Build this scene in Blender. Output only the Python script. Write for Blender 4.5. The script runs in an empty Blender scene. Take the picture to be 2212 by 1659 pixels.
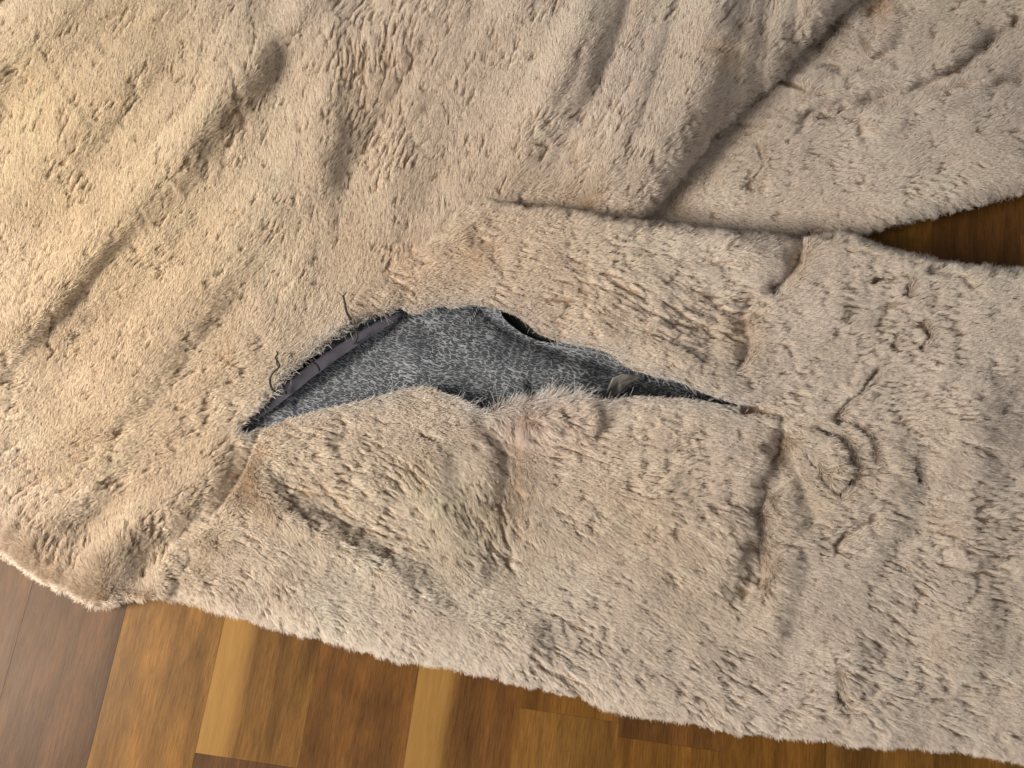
import bpy, math
import numpy as np
from mathutils import Matrix

rng = np.random.default_rng(7)
scene = bpy.context.scene

# ------------------------------------------------------------------ camera
UW, UH = 2212.0, 1659.0                      # photograph units used for every measured point
LENS, TILT, DIST = 26.0, math.radians(14.0), 0.56
F = UW * LENS / 36.0
look = np.array([0.0, math.sin(TILT), -math.cos(TILT)])
right = np.array([1.0, 0.0, 0.0])
up = np.array([0.0, math.cos(TILT), math.sin(TILT)])
CAM = -DIST * look

cam_data = bpy.data.cameras.new("camera")
cam = bpy.data.objects.new("camera", cam_data)
scene.collection.objects.link(cam)
cam_data.lens = LENS
cam_data.sensor_width = 36.0
cam_data.clip_start = 0.01
cam_data.clip_end = 50.0
cam_data.dof.use_dof = True
cam_data.dof.focus_distance = 0.535
cam_data.dof.aperture_fstop = 5.6
cam.matrix_world = Matrix(((right[0], up[0], -look[0], CAM[0]),
                           (right[1], up[1], -look[1], CAM[1]),
                           (right[2], up[2], -look[2], CAM[2]),
                           (0, 0, 0, 1)))
scene.camera = cam

# ------------------------------------------------------------------ light
world = bpy.data.worlds.new("World")
scene.world = world
world.use_nodes = True
bg = world.node_tree.nodes["Background"]
bg.inputs[0].default_value = (0.95, 0.97, 1.0, 1)
bg.inputs[1].default_value = 0.185


def area_light(name, loc, target, size, energy, color):
    d = bpy.data.lights.new(name, 'AREA')
    d.shape = 'RECTANGLE'
    d.size, d.size_y = size
    d.energy = energy
    d.color = color
    o = bpy.data.objects.new(name, d)
    scene.collection.objects.link(o)
    z = np.array(loc, float) - np.array(target, float)
    z /= np.linalg.norm(z)
    x = np.cross((0, 0, 1.0), z); x /= np.linalg.norm(x)
    y = np.cross(z, x)
    o.matrix_world = Matrix(((x[0], y[0], z[0], loc[0]), (x[1], y[1], z[1], loc[1]),
                             (x[2], y[2], z[2], loc[2]), (0, 0, 0, 1)))
    return o


area_light("window_light", (-0.82, -0.24, 0.60), (-0.08, 0.02, 0.0), (0.40, 0.34), 15.8, (1.0, 0.93, 0.82))
area_light("fill_light", (-0.2, -1.1, 1.7), (0.0, 0.0, 0.0), (0.9, 0.9), 6.0, (1.0, 0.95, 0.90))  # added fill with no visible source, softens the dark sides

scene.view_settings.view_transform = 'Standard'
scene.view_settings.look = 'None'
scene.view_settings.exposure = 0.0
scene.view_settings.gamma = 1.0
scene.cycles.max_bounces = 8
scene.cycles.diffuse_bounces = 3
scene.cycles.use_denoising = True
scene.cycles.denoiser = 'OPENIMAGEDENOISE'


# ------------------------------------------------------------------ helpers
def P(u, v, z):
    """photograph point (u, v) carried along its ray down to the height z above the floor"""
    u = np.asarray(u, float); v = np.asarray(v, float); z = np.asarray(z, float)
    a = (u - UW / 2) / F
    b = -(v - UH / 2) / F
    d = look + a[..., None] * right + b[..., None] * up
    t = (z - CAM[2]) / d[..., 2]
    return CAM + d * t[..., None]


def sstep(a, b, x):
    t = np.clip((x - a) / (b - a), 0, 1)
    return t * t * (3 - 2 * t)


_perm = rng.random((256, 256))


def vnoise(x, y):
    xi = np.floor(x).astype(int); yi = np.floor(y).astype(int)
    fx = x - xi; fy = y - yi
    fx = fx * fx * fx * (fx * (fx * 6 - 15) + 10); fy = fy * fy * fy * (fy * (fy * 6 - 15) + 10)
    g = lambda i, j: _perm[i & 255, j & 255]
    a = g(xi, yi) * (1 - fx) + g(xi + 1, yi) * fx
    b = g(xi, yi + 1) * (1 - fx) + g(xi + 1, yi + 1) * fx
    return (a * (1 - fy) + b * fy) * 2 - 1


def fbm(x, y, o=3):
    s = 0; a = 1.0; t = 0
    for k in range(o):
        s = s + a * vnoise(x * 2 ** k + 17.3 * k, y * 2 ** k + 9.1 * k); t += a; a *= 0.5
    return s / t


def seg_dist(px, py, pts):
    """distance to a polyline and the 0..1 position along it"""
    pts = np.asarray(pts, float)
    L = np.r_[0, np.cumsum(np.hypot(*np.diff(pts, axis=0).T))]
    best = np.full(px.shape, 1e9); par = np.zeros(px.shape)
    for i in range(len(pts) - 1):
        a, b = pts[i], pts[i + 1]
        d = b - a; n = d @ d + 1e-9
        t = np.clip(((px - a[0]) * d[0] + (py - a[1]) * d[1]) / n, 0, 1)
        q = np.hypot(px - a[0] - t * d[0], py - a[1] - t * d[1])
        m = q < best
        best = np.where(m, q, best)
        par = np.where(m, (L[i] + t * (L[i + 1] - L[i])) / L[-1], par)
    return best, par


def inside(px, py, poly):
    poly = np.asarray(poly, float)
    c = np.zeros(px.shape, bool)
    n = len(poly)
    for i in range(n):
        x0, y0 = poly[i]; x1, y1 = poly[(i + 1) % n]
        if y0 == y1:
            continue
        cond = (y0 > py) != (y1 > py)
        c ^= cond & (px < (x1 - x0) * (py - y0) / (y1 - y0) + x0)
    return c


def sdist(px, py, poly):
    """signed distance, positive inside"""
    d, _ = seg_dist(px, py, list(poly) + [poly[0]])
    return np.where(inside(px, py, poly), d, -d)


def smooth_poly(poly, n=3, closed=True):
    p = np.asarray(poly, float)
    m = len(p)
    out = []
    for i in range(m if closed else m - 1):
        if closed:
            p0, p1, p2, p3 = p[(i - 1) % m], p[i], p[(i + 1) % m], p[(i + 2) % m]
        else:
            p0, p1, p2, p3 = p[max(i - 1, 0)], p[i], p[i + 1], p[min(i + 2, m - 1)]
        for k in range(n):
            t = k / n
            out.append(0.5 * ((2 * p1) + (-p0 + p2) * t + (2 * p0 - 5 * p1 + 4 * p2 - p3) * t * t + (-p0 + 3 * p1 - 3 * p2 + p3) * t ** 3))
    if not closed:
        out.append(p[-1])
    return np.array(out)


def link(o, parent=None):
    scene.collection.objects.link(o)
    if parent is not None:
        o.parent = parent
    return o


def mesh_obj(name, verts, faces, mat, parent=None, uv=None, smooth=True):
    me = bpy.data.meshes.new(name)
    verts = np.asarray(verts, np.float32)
    if isinstance(faces, np.ndarray):
        k = faces.shape[1]
        me.vertices.add(len(verts)); me.vertices.foreach_set('co', verts.ravel())
        me.loops.add(faces.size); me.loops.foreach_set('vertex_index', faces.astype(np.int32).ravel())
        me.polygons.add(len(faces))
        me.polygons.foreach_set('loop_start', np.arange(0, faces.size, k, dtype=np.int32))
        me.polygons.foreach_set('loop_total', np.full(len(faces), k, np.int32))
        me.update(calc_edges=True)
        li = faces.ravel()
    else:
        me.from_pydata(verts.tolist(), [], faces)
        li = np.array([i for f in faces for i in f])
    if uv is not None:
        l = me.uv_layers.new(name='UVMap')
        l.data.foreach_set('uv', np.asarray(uv, np.float32)[li].ravel())
    me.validate()
    if smooth:
        me.polygons.foreach_set('use_smooth', np.ones(len(me.polygons), bool))
    me.materials.append(mat)
    return link(bpy.data.objects.new(name, me), parent)


def tube(path, radius, sides=6):
    path = np.asarray(path, float); n = len(path)
    r = np.broadcast_to(np.asarray(radius, float), (n,))
    tan = np.gradient(path, axis=0); tan /= np.linalg.norm(tan, axis=1)[:, None] + 1e-12
    ref = np.array([0.31, 0.22, 0.92])
    a = np.cross(tan, ref); a /= np.linalg.norm(a, axis=1)[:, None] + 1e-12
    b = np.cross(tan, a)
    ang = np.arange(sides) * 2 * math.pi / sides
    v = path[:, None] + r[:, None, None] * (np.cos(ang)[None, :, None] * a[:, None] + np.sin(ang)[None, :, None] * b[:, None])
    f = []
    for i in range(n - 1):
        for j in range(sides):
            f.append((i * sides + j, i * sides + (j + 1) % sides, (i + 1) * sides + (j + 1) % sides, (i + 1) * sides + j))
    f.append(tuple(range(sides))[::-1]); f.append(tuple((n - 1) * sides + j for j in range(sides)))
    return v.reshape(-1, 3), f


# ------------------------------------------------------------------ node helpers
def new_mat(name):
    m = bpy.data.materials.new(name)
    m.use_nodes = True
    nt = m.node_tree
    return m, nt, nt.nodes["Principled BSDF"]


def N(nt, typ, **kw):
    n = nt.nodes.new(typ)
    for k, v in kw.items():
        if k.startswith('i_'):
            key = k[2:]
            n.inputs[int(key) if key.isdigit() else key.replace('_', ' ')].default_value = v
        else:
            setattr(n, k, v)
    return n


def math_node(nt, op, a, b=None):
    n = nt.nodes.new('ShaderNodeMath'); n.operation = op
    for i, s in enumerate((a, b)):
        if s is None:
            continue
        if isinstance(s, (int, float)):
            n.inputs[i].default_value = s
        else:
            nt.links.new(s, n.inputs[i])
    return n.outputs[0]


def mix_col(nt, fac, a, b, mode='MIX'):
    n = nt.nodes.new('ShaderNodeMix'); n.data_type = 'RGBA'; n.blend_type = mode
    for sock, s in ((n.inputs[0], fac), (n.inputs[6], a), (n.inputs[7], b)):
        if isinstance(s, (int, float)):
            sock.default_value = s
        elif isinstance(s, tuple):
            sock.default_value = s if len(s) == 4 else (*s, 1)
        else:
            nt.links.new(s, sock)
    return n.outputs[2]


def ramp(nt, fac, stops):
    n = nt.nodes.new('ShaderNodeValToRGB')
    e = n.color_ramp.elements
    while len(e) < len(stops):
        e.new(0.5)
    for k, (p, c) in enumerate(stops):
        e[k].position = p
        e[k].color = c if len(c) == 4 else (*c, 1)
    nt.links.new(fac, n.inputs[0])
    return n.outputs[0]


# ------------------------------------------------------------------ materials
def make_wood():
    m, nt, b = new_mat("acacia_wood")
    L = nt.links.new
    uv = N(nt, 'ShaderNodeUVMap')
    info = N(nt, 'ShaderNodeObjectInfo')
    sep = N(nt, 'ShaderNodeSeparateXYZ'); L(uv.outputs[0], sep.inputs[0])
    x, y = sep.outputs[0], sep.outputs[1]          # metres across / along
    rnd = math_node(nt, 'MULTIPLY', info.outputs['Random'], 37.0)

    def coords(sx, sy, off):
        c = N(nt, 'ShaderNodeCombineXYZ')
        L(math_node(nt, 'MULTIPLY', x, sx), c.inputs[0])
        L(math_node(nt, 'MULTIPLY', y, sy), c.inputs[1])
        L(math_node(nt, 'ADD', rnd, off), c.inputs[2])
        return c.outputs[0]

    def noise(sx, sy, off, detail=4, dist=0.0, rough=0.55):
        n = N(nt, 'ShaderNodeTexNoise', i_Scale=1.0, i_Detail=detail, i_Distortion=dist, i_Roughness=rough)
        L(coords(sx, sy, off), n.inputs['Vector'])
        return n.outputs[0]
    broad = noise(52, 6, 0, 2, 0.5)
    grain = noise(520, 34, 5, 5, 0.3, 0.65)
    fine = noise(1300, 75, 9, 4, 0.2, 0.7)
    blot = noise(26, 12, 15, 3, 1.2)
    col = info.outputs['Color']
    bands = ramp(nt, broad, [(0.30, (0.62, 0.58, 0.55)), (0.48, (1, 1, 1)), (0.66, (1.4, 1.36, 1.32))])
    c = mix_col(nt, 0.85, col, bands, 'MULTIPLY')
    c = mix_col(nt, 0.55, c, ramp(nt, grain, [(0.3, (0.66, 0.62, 0.58)), (0.6, (1.15, 1.15, 1.15))]), 'MULTIPLY')
    c = mix_col(nt, 0.8, c, ramp(nt, fine, [(0.36, (0.62, 0.58, 0.55)), (0.52, (1.0, 1.0, 1.0)), (0.66, (1.2, 1.18, 1.15))]), 'MULTIPLY')
    c = mix_col(nt, 0.6, c, ramp(nt, blot, [(0.3, (0.7, 0.66, 0.62)), (0.6, (1.1, 1.1, 1.1))]), 'MULTIPLY')
    # pale sapwood along one edge of some boards; its width is the board's own property
    edge = math_node(nt, 'ADD', x, math_node(nt, 'MULTIPLY', math_node(nt, 'SUBTRACT', noise(2, 9, 21, 2, 0.4), 0.5), 0.018))
    sap = math_node(nt, 'SUBTRACT', math_node(nt, 'MULTIPLY', info.outputs['Alpha'], 0.1), edge)
    sapf = N(nt, 'ShaderNodeMapRange', interpolation_type='SMOOTHSTEP', i_From_Min=-0.006, i_From_Max=0.008)
    L(sap, sapf.inputs[0])
    sapc = mix_col(nt, 0.5, (0.28, 0.15, 0.040), ramp(nt, grain, [(0.3, (0.75, 0.7, 0.6)), (0.65, (1.1, 1.1, 1.1))]), 'MULTIPLY')
    has = math_node(nt, 'GREATER_THAN', info.outputs['Alpha'], 0.01)
    c = mix_col(nt, math_node(nt, 'MULTIPLY', sapf.outputs[0], has), c, sapc)
    # short dark splits and flecks
    crack = noise(240, 16, 31, 2, 1.5)
    cf = N(nt, 'ShaderNodeMapRange', i_From_Min=0.735, i_From_Max=0.78); L(crack, cf.inputs[0])
    c = mix_col(nt, math_node(nt, 'MULTIPLY', cf.outputs[0], 0.75), c, (0.035, 0.016, 0.008))
    L(c, b.inputs['Base Color'])
    r = N(nt, 'ShaderNodeMapRange', i_To_Min=0.34, i_To_Max=0.5); L(grain, r.inputs[0]); L(r.outputs[0], b.inputs['Roughness'])
    bump = N(nt, 'ShaderNodeBump', i_Strength=0.12, i_Distance=0.0006)
    L(grain, bump.inputs['Height']); L(bump.outputs[0], b.inputs['Normal'])
    b.inputs['Specular IOR Level'].default_value = 0.13
    return m


def make_fur_hair():
    m, nt, b = new_mat("sheared_fur_hair")
    L = nt.links.new
    info = N(nt, 'ShaderNodeHairInfo')
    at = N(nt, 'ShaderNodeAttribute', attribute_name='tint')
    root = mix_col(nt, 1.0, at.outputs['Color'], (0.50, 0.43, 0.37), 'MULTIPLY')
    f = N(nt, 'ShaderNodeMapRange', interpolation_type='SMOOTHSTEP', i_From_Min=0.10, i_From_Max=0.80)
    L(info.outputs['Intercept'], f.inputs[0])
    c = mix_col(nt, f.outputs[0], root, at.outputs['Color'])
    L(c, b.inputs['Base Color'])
    b.inputs['Roughness'].default_value = 0.6
    b.inputs['Specular IOR Level'].default_value = 0.12
    return m


def make_hide():
    m, nt, b = new_mat("dense_underfur")
    L = nt.links.new
    at = N(nt, 'ShaderNodeAttribute', attribute_name='tint')
    uv = N(nt, 'ShaderNodeUVMap')
    n = N(nt, 'ShaderNodeTexNoise', i_Scale=420.0, i_Detail=3.0); L(uv.outputs[0], n.inputs['Vector'])
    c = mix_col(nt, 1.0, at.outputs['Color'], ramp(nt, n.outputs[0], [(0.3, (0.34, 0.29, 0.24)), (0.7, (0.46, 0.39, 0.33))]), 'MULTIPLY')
    L(c, b.inputs['Base Color'])
    b.inputs['Roughness'].default_value = 1.0
    b.inputs['Specular IOR Level'].default_value = 0.0
    return m


def make_leather():
    m, nt, b = new_mat("crackled_grey_leather")
    L = nt.links.new
    uv = N(nt, 'ShaderNodeUVMap')
    warp = N(nt, 'ShaderNodeTexNoise', i_Scale=9.0, i_Detail=2.0); L(uv.outputs[0], warp.inputs['Vector'])
    sub = N(nt, 'ShaderNodeVectorMath', operation='SUBTRACT'); L(warp.outputs['Color'], sub.inputs[0]); sub.inputs[1].default_value = (0.5, 0.5, 0.5)
    sc = N(nt, 'ShaderNodeVectorMath', operation='SCALE'); L(sub.outputs[0], sc.inputs[0]); sc.inputs[3].default_value = 0.03
    ad = N(nt, 'ShaderNodeVectorMath', operation='ADD'); L(uv.outputs[0], ad.inputs[0]); L(sc.outputs[0], ad.inputs[1])
    mr = N(nt, 'ShaderNodeMapping'); L(ad.outputs[0], mr.inputs['Vector'])
    mr.inputs['Rotation'].default_value = (0, 0, math.radians(16))
    mp = N(nt, 'ShaderNodeMapping'); L(mr.outputs[0], mp.inputs['Vector'])
    mp.inputs['Scale'].default_value = (66.0, 400.0, 1.0)
    vor = N(nt, 'ShaderNodeTexVoronoi', feature='DISTANCE_TO_EDGE', i_Scale=1.0, i_Randomness=0.7); L(mp.outputs[0], vor.inputs['Vector'])
    crack = N(nt, 'ShaderNodeMapRange', i_From_Min=0.02, i_From_Max=0.13, i_To_Min=1.0, i_To_Max=0.0); L(vor.outputs['Distance'], crack.inputs[0])
    wear = N(nt, 'ShaderNodeTexNoise', i_Scale=14.0, i_Detail=4.0, i_Roughness=0.6); L(uv.outputs[0], wear.inputs['Vector'])
    wf = N(nt, 'ShaderNodeMapRange', i_From_Min=0.34, i_From_Max=0.6); L(wear.outputs[0], wf.inputs[0])
    speck = N(nt, 'ShaderNodeTexNoise', i_Scale=160.0, i_Detail=2.0); L(uv.outputs[0], speck.inputs['Vector'])
    base = mix_col(nt, speck.outputs[0], (0.018, 0.021, 0.028), (0.062, 0.068, 0.082))
    f = math_node(nt, 'MULTIPLY', crack.outputs[0], math_node(nt, 'ADD', math_node(nt, 'MULTIPLY', wf.outputs[0], 0.28), 0.34))
    c = mix_col(nt, f, base, (0.60, 0.62, 0.65))
    L(c, b.inputs['Base Color'])
    b.inputs['Roughness'].default_value = 0.7
    b.inputs['Specular IOR Level'].default_value = 0.2
    bump = N(nt, 'ShaderNodeBump', i_Strength=0.5, i_Distance=0.0006)
    L(crack.outputs[0], bump.inputs['Height']); L(bump.outputs[0], b.inputs['Normal'])
    return m


def make_cloth(name, col, col2, scale=900.0, rough=0.75):
    m, nt, b = new_mat(name)
    L = nt.links.new
    tc = N(nt, 'ShaderNodeTexCoord')
    n = N(nt, 'ShaderNodeTexNoise', i_Scale=scale, i_Detail=3.0); L(tc.outputs['Object'], n.inputs['Vector'])
    n2 = N(nt, 'ShaderNodeTexNoise', i_Scale=45.0, i_Detail=3.0); L(tc.outputs['Object'], n2.inputs['Vector'])
    c = mix_col(nt, n2.outputs[0], col, col2)
    c = mix_col(nt, 0.5, c, ramp(nt, n.outputs[0], [(0.3, (0.6, 0.6, 0.6)), (0.7, (1.3, 1.3, 1.3))]), 'MULTIPLY')
    L(c, b.inputs['Base Color'])
    b.inputs['Roughness'].default_value = rough
    bump = N(nt, 'ShaderNodeBump', i_Strength=0.4, i_Distance=0.0004)
    L(n.outputs[0], bump.inputs['Height']); L(bump.outputs[0], b.inputs['Normal'])
    return m


WOOD = make_wood()
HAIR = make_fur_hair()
HIDE = make_hide()
LEATHER = make_leather()
TAPE = make_cloth("grey_tape", (0.042, 0.039, 0.051), (0.080, 0.075, 0.096))
INNER = make_cloth("black_gap_shade", (0.010, 0.010, 0.011), (0.016, 0.016, 0.017))  # near black, paints the darkness of the gaps in the tear
SUEDE = make_cloth("pale_suede", (0.34, 0.31, 0.27), (0.56, 0.52, 0.46))
BROWN = make_cloth("brown_suede", (0.16, 0.115, 0.085), (0.25, 0.19, 0.15))
THREAD = make_cloth("dark_thread", (0.020, 0.015, 0.016), (0.045, 0.032, 0.03), 3000.0, 0.6)
STITCH = make_cloth("pale_thread", (0.36, 0.38, 0.40), (0.5, 0.51, 0.52), 3000.0, 0.7)
SUBFLOOR = make_cloth("floor_joint_filler", (0.012, 0.008, 0.005), (0.02, 0.012, 0.008))

# ------------------------------------------------------------------ floor: boards laid edge to edge
floor = mesh_obj('floor', [(-2.2, -2.2, -0.010), (2.2, -2.2, -0.010), (2.2, 2.2, -0.010), (-2.2, 2.2, -0.010)], [(0, 1, 2, 3)], SUBFLOOR, smooth=False)
floor['kind'] = 'structure'
floor['label'] = 'floor of warm brown wooden strips under the fur coat'

o0 = P(275, 1306, 0.0)
ly = P(275, 1306, 0.0) - P(186, 1659, 0.0); ly /= np.linalg.norm(ly)     # along the boards, away from the camera
lx = np.array([ly[1], -ly[0], 0.0])
W = float((P(905, 1445, 0.0) - o0) @ lx) / 3.0
print('board width', W)


def floor_board(x0, x1, y0, y1, tone, sap):
    g, h, c = 0.00002, 0.009, 0.0001
    X = [x0 + g, x1 - g]; Y = [y0 + g, y1 - g]
    w, l = X[1] - X[0], Y[1] - Y[0]
    vs, uv = [], []
    for (z, ins) in ((-h, 0.0), (-c, 0.0), (0.0, c)):
        for (a, b_) in ((ins, ins), (w - ins, ins), (w - ins, l - ins), (ins, l - ins)):
            vs.append((a, b_, z)); uv.append((a, b_))
    fs = [(8, 9, 10, 11)]
    for k in (0, 4):
        for j in range(4):
            fs.append((k + j, k + (j + 1) % 4, k + 4 + (j + 1) % 4, k + 4 + j))
    o = mesh_obj('floor_board', vs, fs, WOOD, floor, uv, smooth=False)
    p = o0 + lx * X[0] + ly * Y[0]
    o.matrix_world = Matrix(((lx[0], ly[0], 0, p[0]), (lx[1], ly[1], 0, p[1]), (0, 0, 1, 0), (0, 0, 0, 1)))
    o.color = (*tone, sap)
    return o


TAN, DARK, RED, ORANGE, MID = (0.170, 0.082, 0.018), (0.090, 0.042, 0.014), (0.125, 0.055, 0.014), (0.165, 0.074, 0.014), (0.140, 0.067, 0.016)
alongy = lambda u, v: float((P(u, v, 0.0) - o0) @ ly)
lanes = {
    -2: [(None, DARK, 0.0)],
    -1: [(None, DARK, 0.0)],
    7: [(None, TAN, 0.0)],
    8: [(None, TAN, 0.0)],
    9: [(None, ORANGE, 0.0)],
    0: [(None, TAN, 0.0)],
    1: [(alongy(420, 1626), DARK, 0.0), (None, MID, 0.22)],
    2: [(None, RED, 0.0)],
    3: [(None, RED, 0.27)],
    4: [(alongy(1150, 1533), TAN, 0.0), (None, ORANGE, 0.0)],
    5: [(alongy(1260, 1580), ORANGE, 0.0), (None, RED, 0.0)],
    6: [(None, ORANGE, 0.0)],
}
tones = [TAN, DARK, RED, ORANGE, MID]
for k in range(-14, 17):
    x0, x1 = k * W, (k + 1) * W
    if k in lanes:
        segs = []
        y = -0.75
        for (end, tone, sap) in lanes[k]:
            e = 0.30 + 0.12 * ((k * 7) % 5) / 5 if end is None else end
            segs.append((y, e, tone, sap)); y = e
    else:
        segs = []; y = -0.75 - rng.random() * 0.2
    while y < 1.5:
        e = y + 0.35 + rng.random() * 0.3
        segs.append((y, e, tones[rng.integers(5)] if k > 6 or rng.random() < .5 else RED, 0.25 if rng.random() < 0.2 else 0.0)); y = e
    for (a, b_, tone, sap) in segs:
        floor_board(x0, x1, a, b_, tone, sap)

# ------------------------------------------------------------------ coat outlines (photograph units)
TEAR = [(512, 933), (540, 900), (575, 862), (598, 832), (622, 803), (655, 776), (690, 745), (720, 722), (752, 702), (790, 688), (830, 674),
        (862, 664), (890, 678), (915, 668), (950, 658), (978, 664), (1005, 657), (1050, 660), (1085, 670), (1112, 680), (1138, 700),
        (1165, 720), (1200, 734), (1250, 744), (1300, 757), (1325, 772), (1345, 788), (1378, 802), (1420, 813), (1462, 821), (1500, 838),
        (1560, 862), (1600, 874), (1610, 884), (1560, 874), (1480, 862), (1430, 860), (1390, 857), (1345, 860), (1310, 866), (1250, 858),
        (1200, 854), (1160, 864), (1110, 872), (1080, 880), (1050, 894), (1015, 888), (995, 872), (960, 852), (925, 836), (880, 838),
        (840, 850), (800, 862), (750, 872), (690, 886), (640, 900), (580, 921), (532, 937)]
PANEL = [(1150, 150), (1150, 470), (1380, 540), (1600, 535), (1755, 512), (1830, 508), (1890, 501), (1960, 481), (2050, 459), (2130, 438), (2212, 418),
         (2400, 372), (2650, 330), (2650, -320), (1600, -320)]
BODY = [(1990, -320), (1930, -120), (1870, -10), (1795, 52), (1722, 120), (1692, 165), (1650, 200), (1600, 242), (1540, 302), (1480, 378), (1425, 440),
        (1385, 478), (1360, 520), (1200, 520), (1080, 500), (1000, 530), (900, 590), (800, 660), (740, 740), (640, 830), (560, 930), (520, 1010),
        (450, 1130), (400, 1230), (340, 1292), (300, 1294), (265, 1301), (230, 1311), (185, 1304), (160, 1290), (100, 1262), (50, 1232), (0, 1196),
        (-120, 1110), (-400, 980), (-400, 60), (-120, 50), (-10, 44), (2, 14), (12, 2), (26, -40), (90, -320)]
SLEEVE = [(1030, 433), (1080, 440), (1140, 447), (1210, 450), (1290, 464), (1360, 474), (1400, 478), (1500, 490), (1600, 500), (1690, 508), (1722, 516),
          (1745, 511), (1790, 508), (1835, 505), (1862, 516), (1900, 527), (1940, 540), (1985, 551), (2050, 566), (2130, 574), (2212, 581), (2400, 590), (2650, 590),
          (2650, 1720), (2500, 1700), (2350, 1672), (2212, 1648), (2100, 1626), (2000, 1615), (1900, 1612), (1800, 1602), (1700, 1589), (1600, 1582),
          (1500, 1561), (1430, 1551), (1350, 1540), (1250, 1506), (1130, 1478), (1050, 1458), (960, 1438), (880, 1426), (850, 1422), (790, 1405),
          (720, 1386), (640, 1368), (560, 1345), (480, 1322), (410, 1301), (345, 1290), (330, 1262), (352, 1200), (420, 1110), (480, 1030), (508, 960), (520, 930),
          (575, 858), (640, 785), (700, 730), (750, 660), (785, 612), (850, 565), (920, 512), (965, 470)]

TEAR, PANEL, BODY, SLEEVE = [smooth_poly(p, 3) for p in (TEAR, PANEL, BODY, SLEEVE)]

# creases and ridges: points, half width, height in metres (negative = crease)
BODY_FOLDS = [
    ([(340, -60), (250, 150), (110, 330), (-60, 460)], 56, 0.007),
    ([(200, -60), (130, 120), (0, 260)], 44, -0.005),
    ([(540, -40), (455, 240), (345, 430), (160, 645), (-40, 800)], 60, 0.008),
    ([(400, -20), (330, 200), (190, 400), (0, 600)], 44, -0.006),
    ([(610, -20), (575, 250), (480, 450), (290, 660), (60, 890)], 44, -0.007),
    ([(640, 640), (490, 800), (335, 905), (160, 1075), (-20, 1210)], 52, 0.007),
    ([(560, 640), (400, 800), (200, 960), (0, 1080)], 40, -0.005),
    ([(820, -40), (775, 250), (742, 520)], 60, -0.004),
    ([(980, -20), (900, 220), (832, 400), (765, 560)], 54, 0.007),
    ([(1110, -20), (975, 260), (870, 450)], 54, -0.005),
    ([(1290, -40), (1175, 200), (1050, 350), (965, 430)], 58, 0.008),
    ([(1430, -40), (1290, 220), (1165, 385)], 46, -0.007),
    ([(1580, -60), (1440, 220), (1345, 390)], 56, 0.006),
    ([(722, -60), (700, 150), (692, 300), (690, 420), (668, 540), (640, 660)], 34, 0.007),
    ([(470, 60), (445, 130), (430, 190), (405, 240), (350, 287), (300, 335), (250, 375)], 13, -0.005),
    ([(480, 90), (462, 170), (445, 250), (415, 330), (385, 410)], 28, 0.005),
    ([(320, 10), (285, 60), (235, 110), (215, 130)], 34, -0.005),
    ([(245, 210), (205, 245), (170, 262)], 36, -0.003),
    ([(60, 110), (40, 180), (20, 260), (-10, 360), (-60, 460)], 44, -0.005),
    ([(478, 120), (498, 170), (505, 220), (520, 260), (505, 300), (485, 340), (478, 395)], 8, -0.006),
    ([(455, 400), (430, 425), (395, 437)], 14, -0.002),
    ([(430, 350), (410, 385), (375, 425)], 14, 0.004),
    ([(320, 520), (265, 560), (200, 650), (120, 752), (60, 812), (0, 862), (-80, 930)], 16, 0.005),
    ([(300, 500), (235, 560), (165, 650), (80, 750), (0, 820)], 26, -0.005),
    ([(330, 850), (270, 885), (215, 940), (160, 1010), (110, 1062), (60, 1110), (0, 1165)], 14, 0.006),
    ([(290, 890), (225, 965), (175, 1022), (125, 1075), (75, 1115), (25, 1165)], 17, -0.006),
    ([(500, 965), (440, 1012), (380, 1060), (300, 1130), (235, 1200), (185, 1260)], 38, 0.014),
    ([(505, 1005), (470, 1080), (410, 1140), (345, 1190), (310, 1240), (285, 1300)], 30, -0.008),
    ([(160, 830), (105, 868), (50, 890)], 9, -0.003),
    ([(150, 915), (100, 932), (55, 965), (10, 990)], 9, -0.003),
    ([(375, 790), (340, 830), (290, 870)], 9, -0.003),
    ([(590, 640), (540, 690), (470, 740), (400, 800), (340, 840)], 26, 0.004),
    ([(560, 735), (520, 755), (500, 790)], 22, 0.004),
    ([(1030, 60), (1000, 110), (962, 190), (930, 232), (870, 300), (805, 348)], 12, -0.0045),
    ([(960, 20), (900, 130), (850, 220), (800, 300)], 22, -0.004),
    ([(1250, 100), (1235, 165), (1190, 232), (1150, 290), (1105, 340), (1040, 405)], 11, -0.004),
    ([(1262, 163), (1300, 190), (1311, 240), (1297, 304)], 10, -0.003),
    ([(1505, 118), (1560, 121), (1622, 137)], 14, -0.004),
    ([(1590, 60), (1540, 150), (1470, 250), (1400, 330)], 40, 0.004),
    ([(738, 100), (742, 190), (730, 270)], 8, -0.003),
    ([(1180, -40), (1120, 120), (1040, 260), (980, 380)], 60, 0.005),
    ([(580, -40), (590, 100), (610, 260), (590, 420)], 40, -0.004),
    ([(140, 380), (180, 480), (150, 560), (60, 660)], 40, 0.004),
    ([(400, 560), (330, 650), (240, 760)], 40, 0.003),
]
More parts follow.
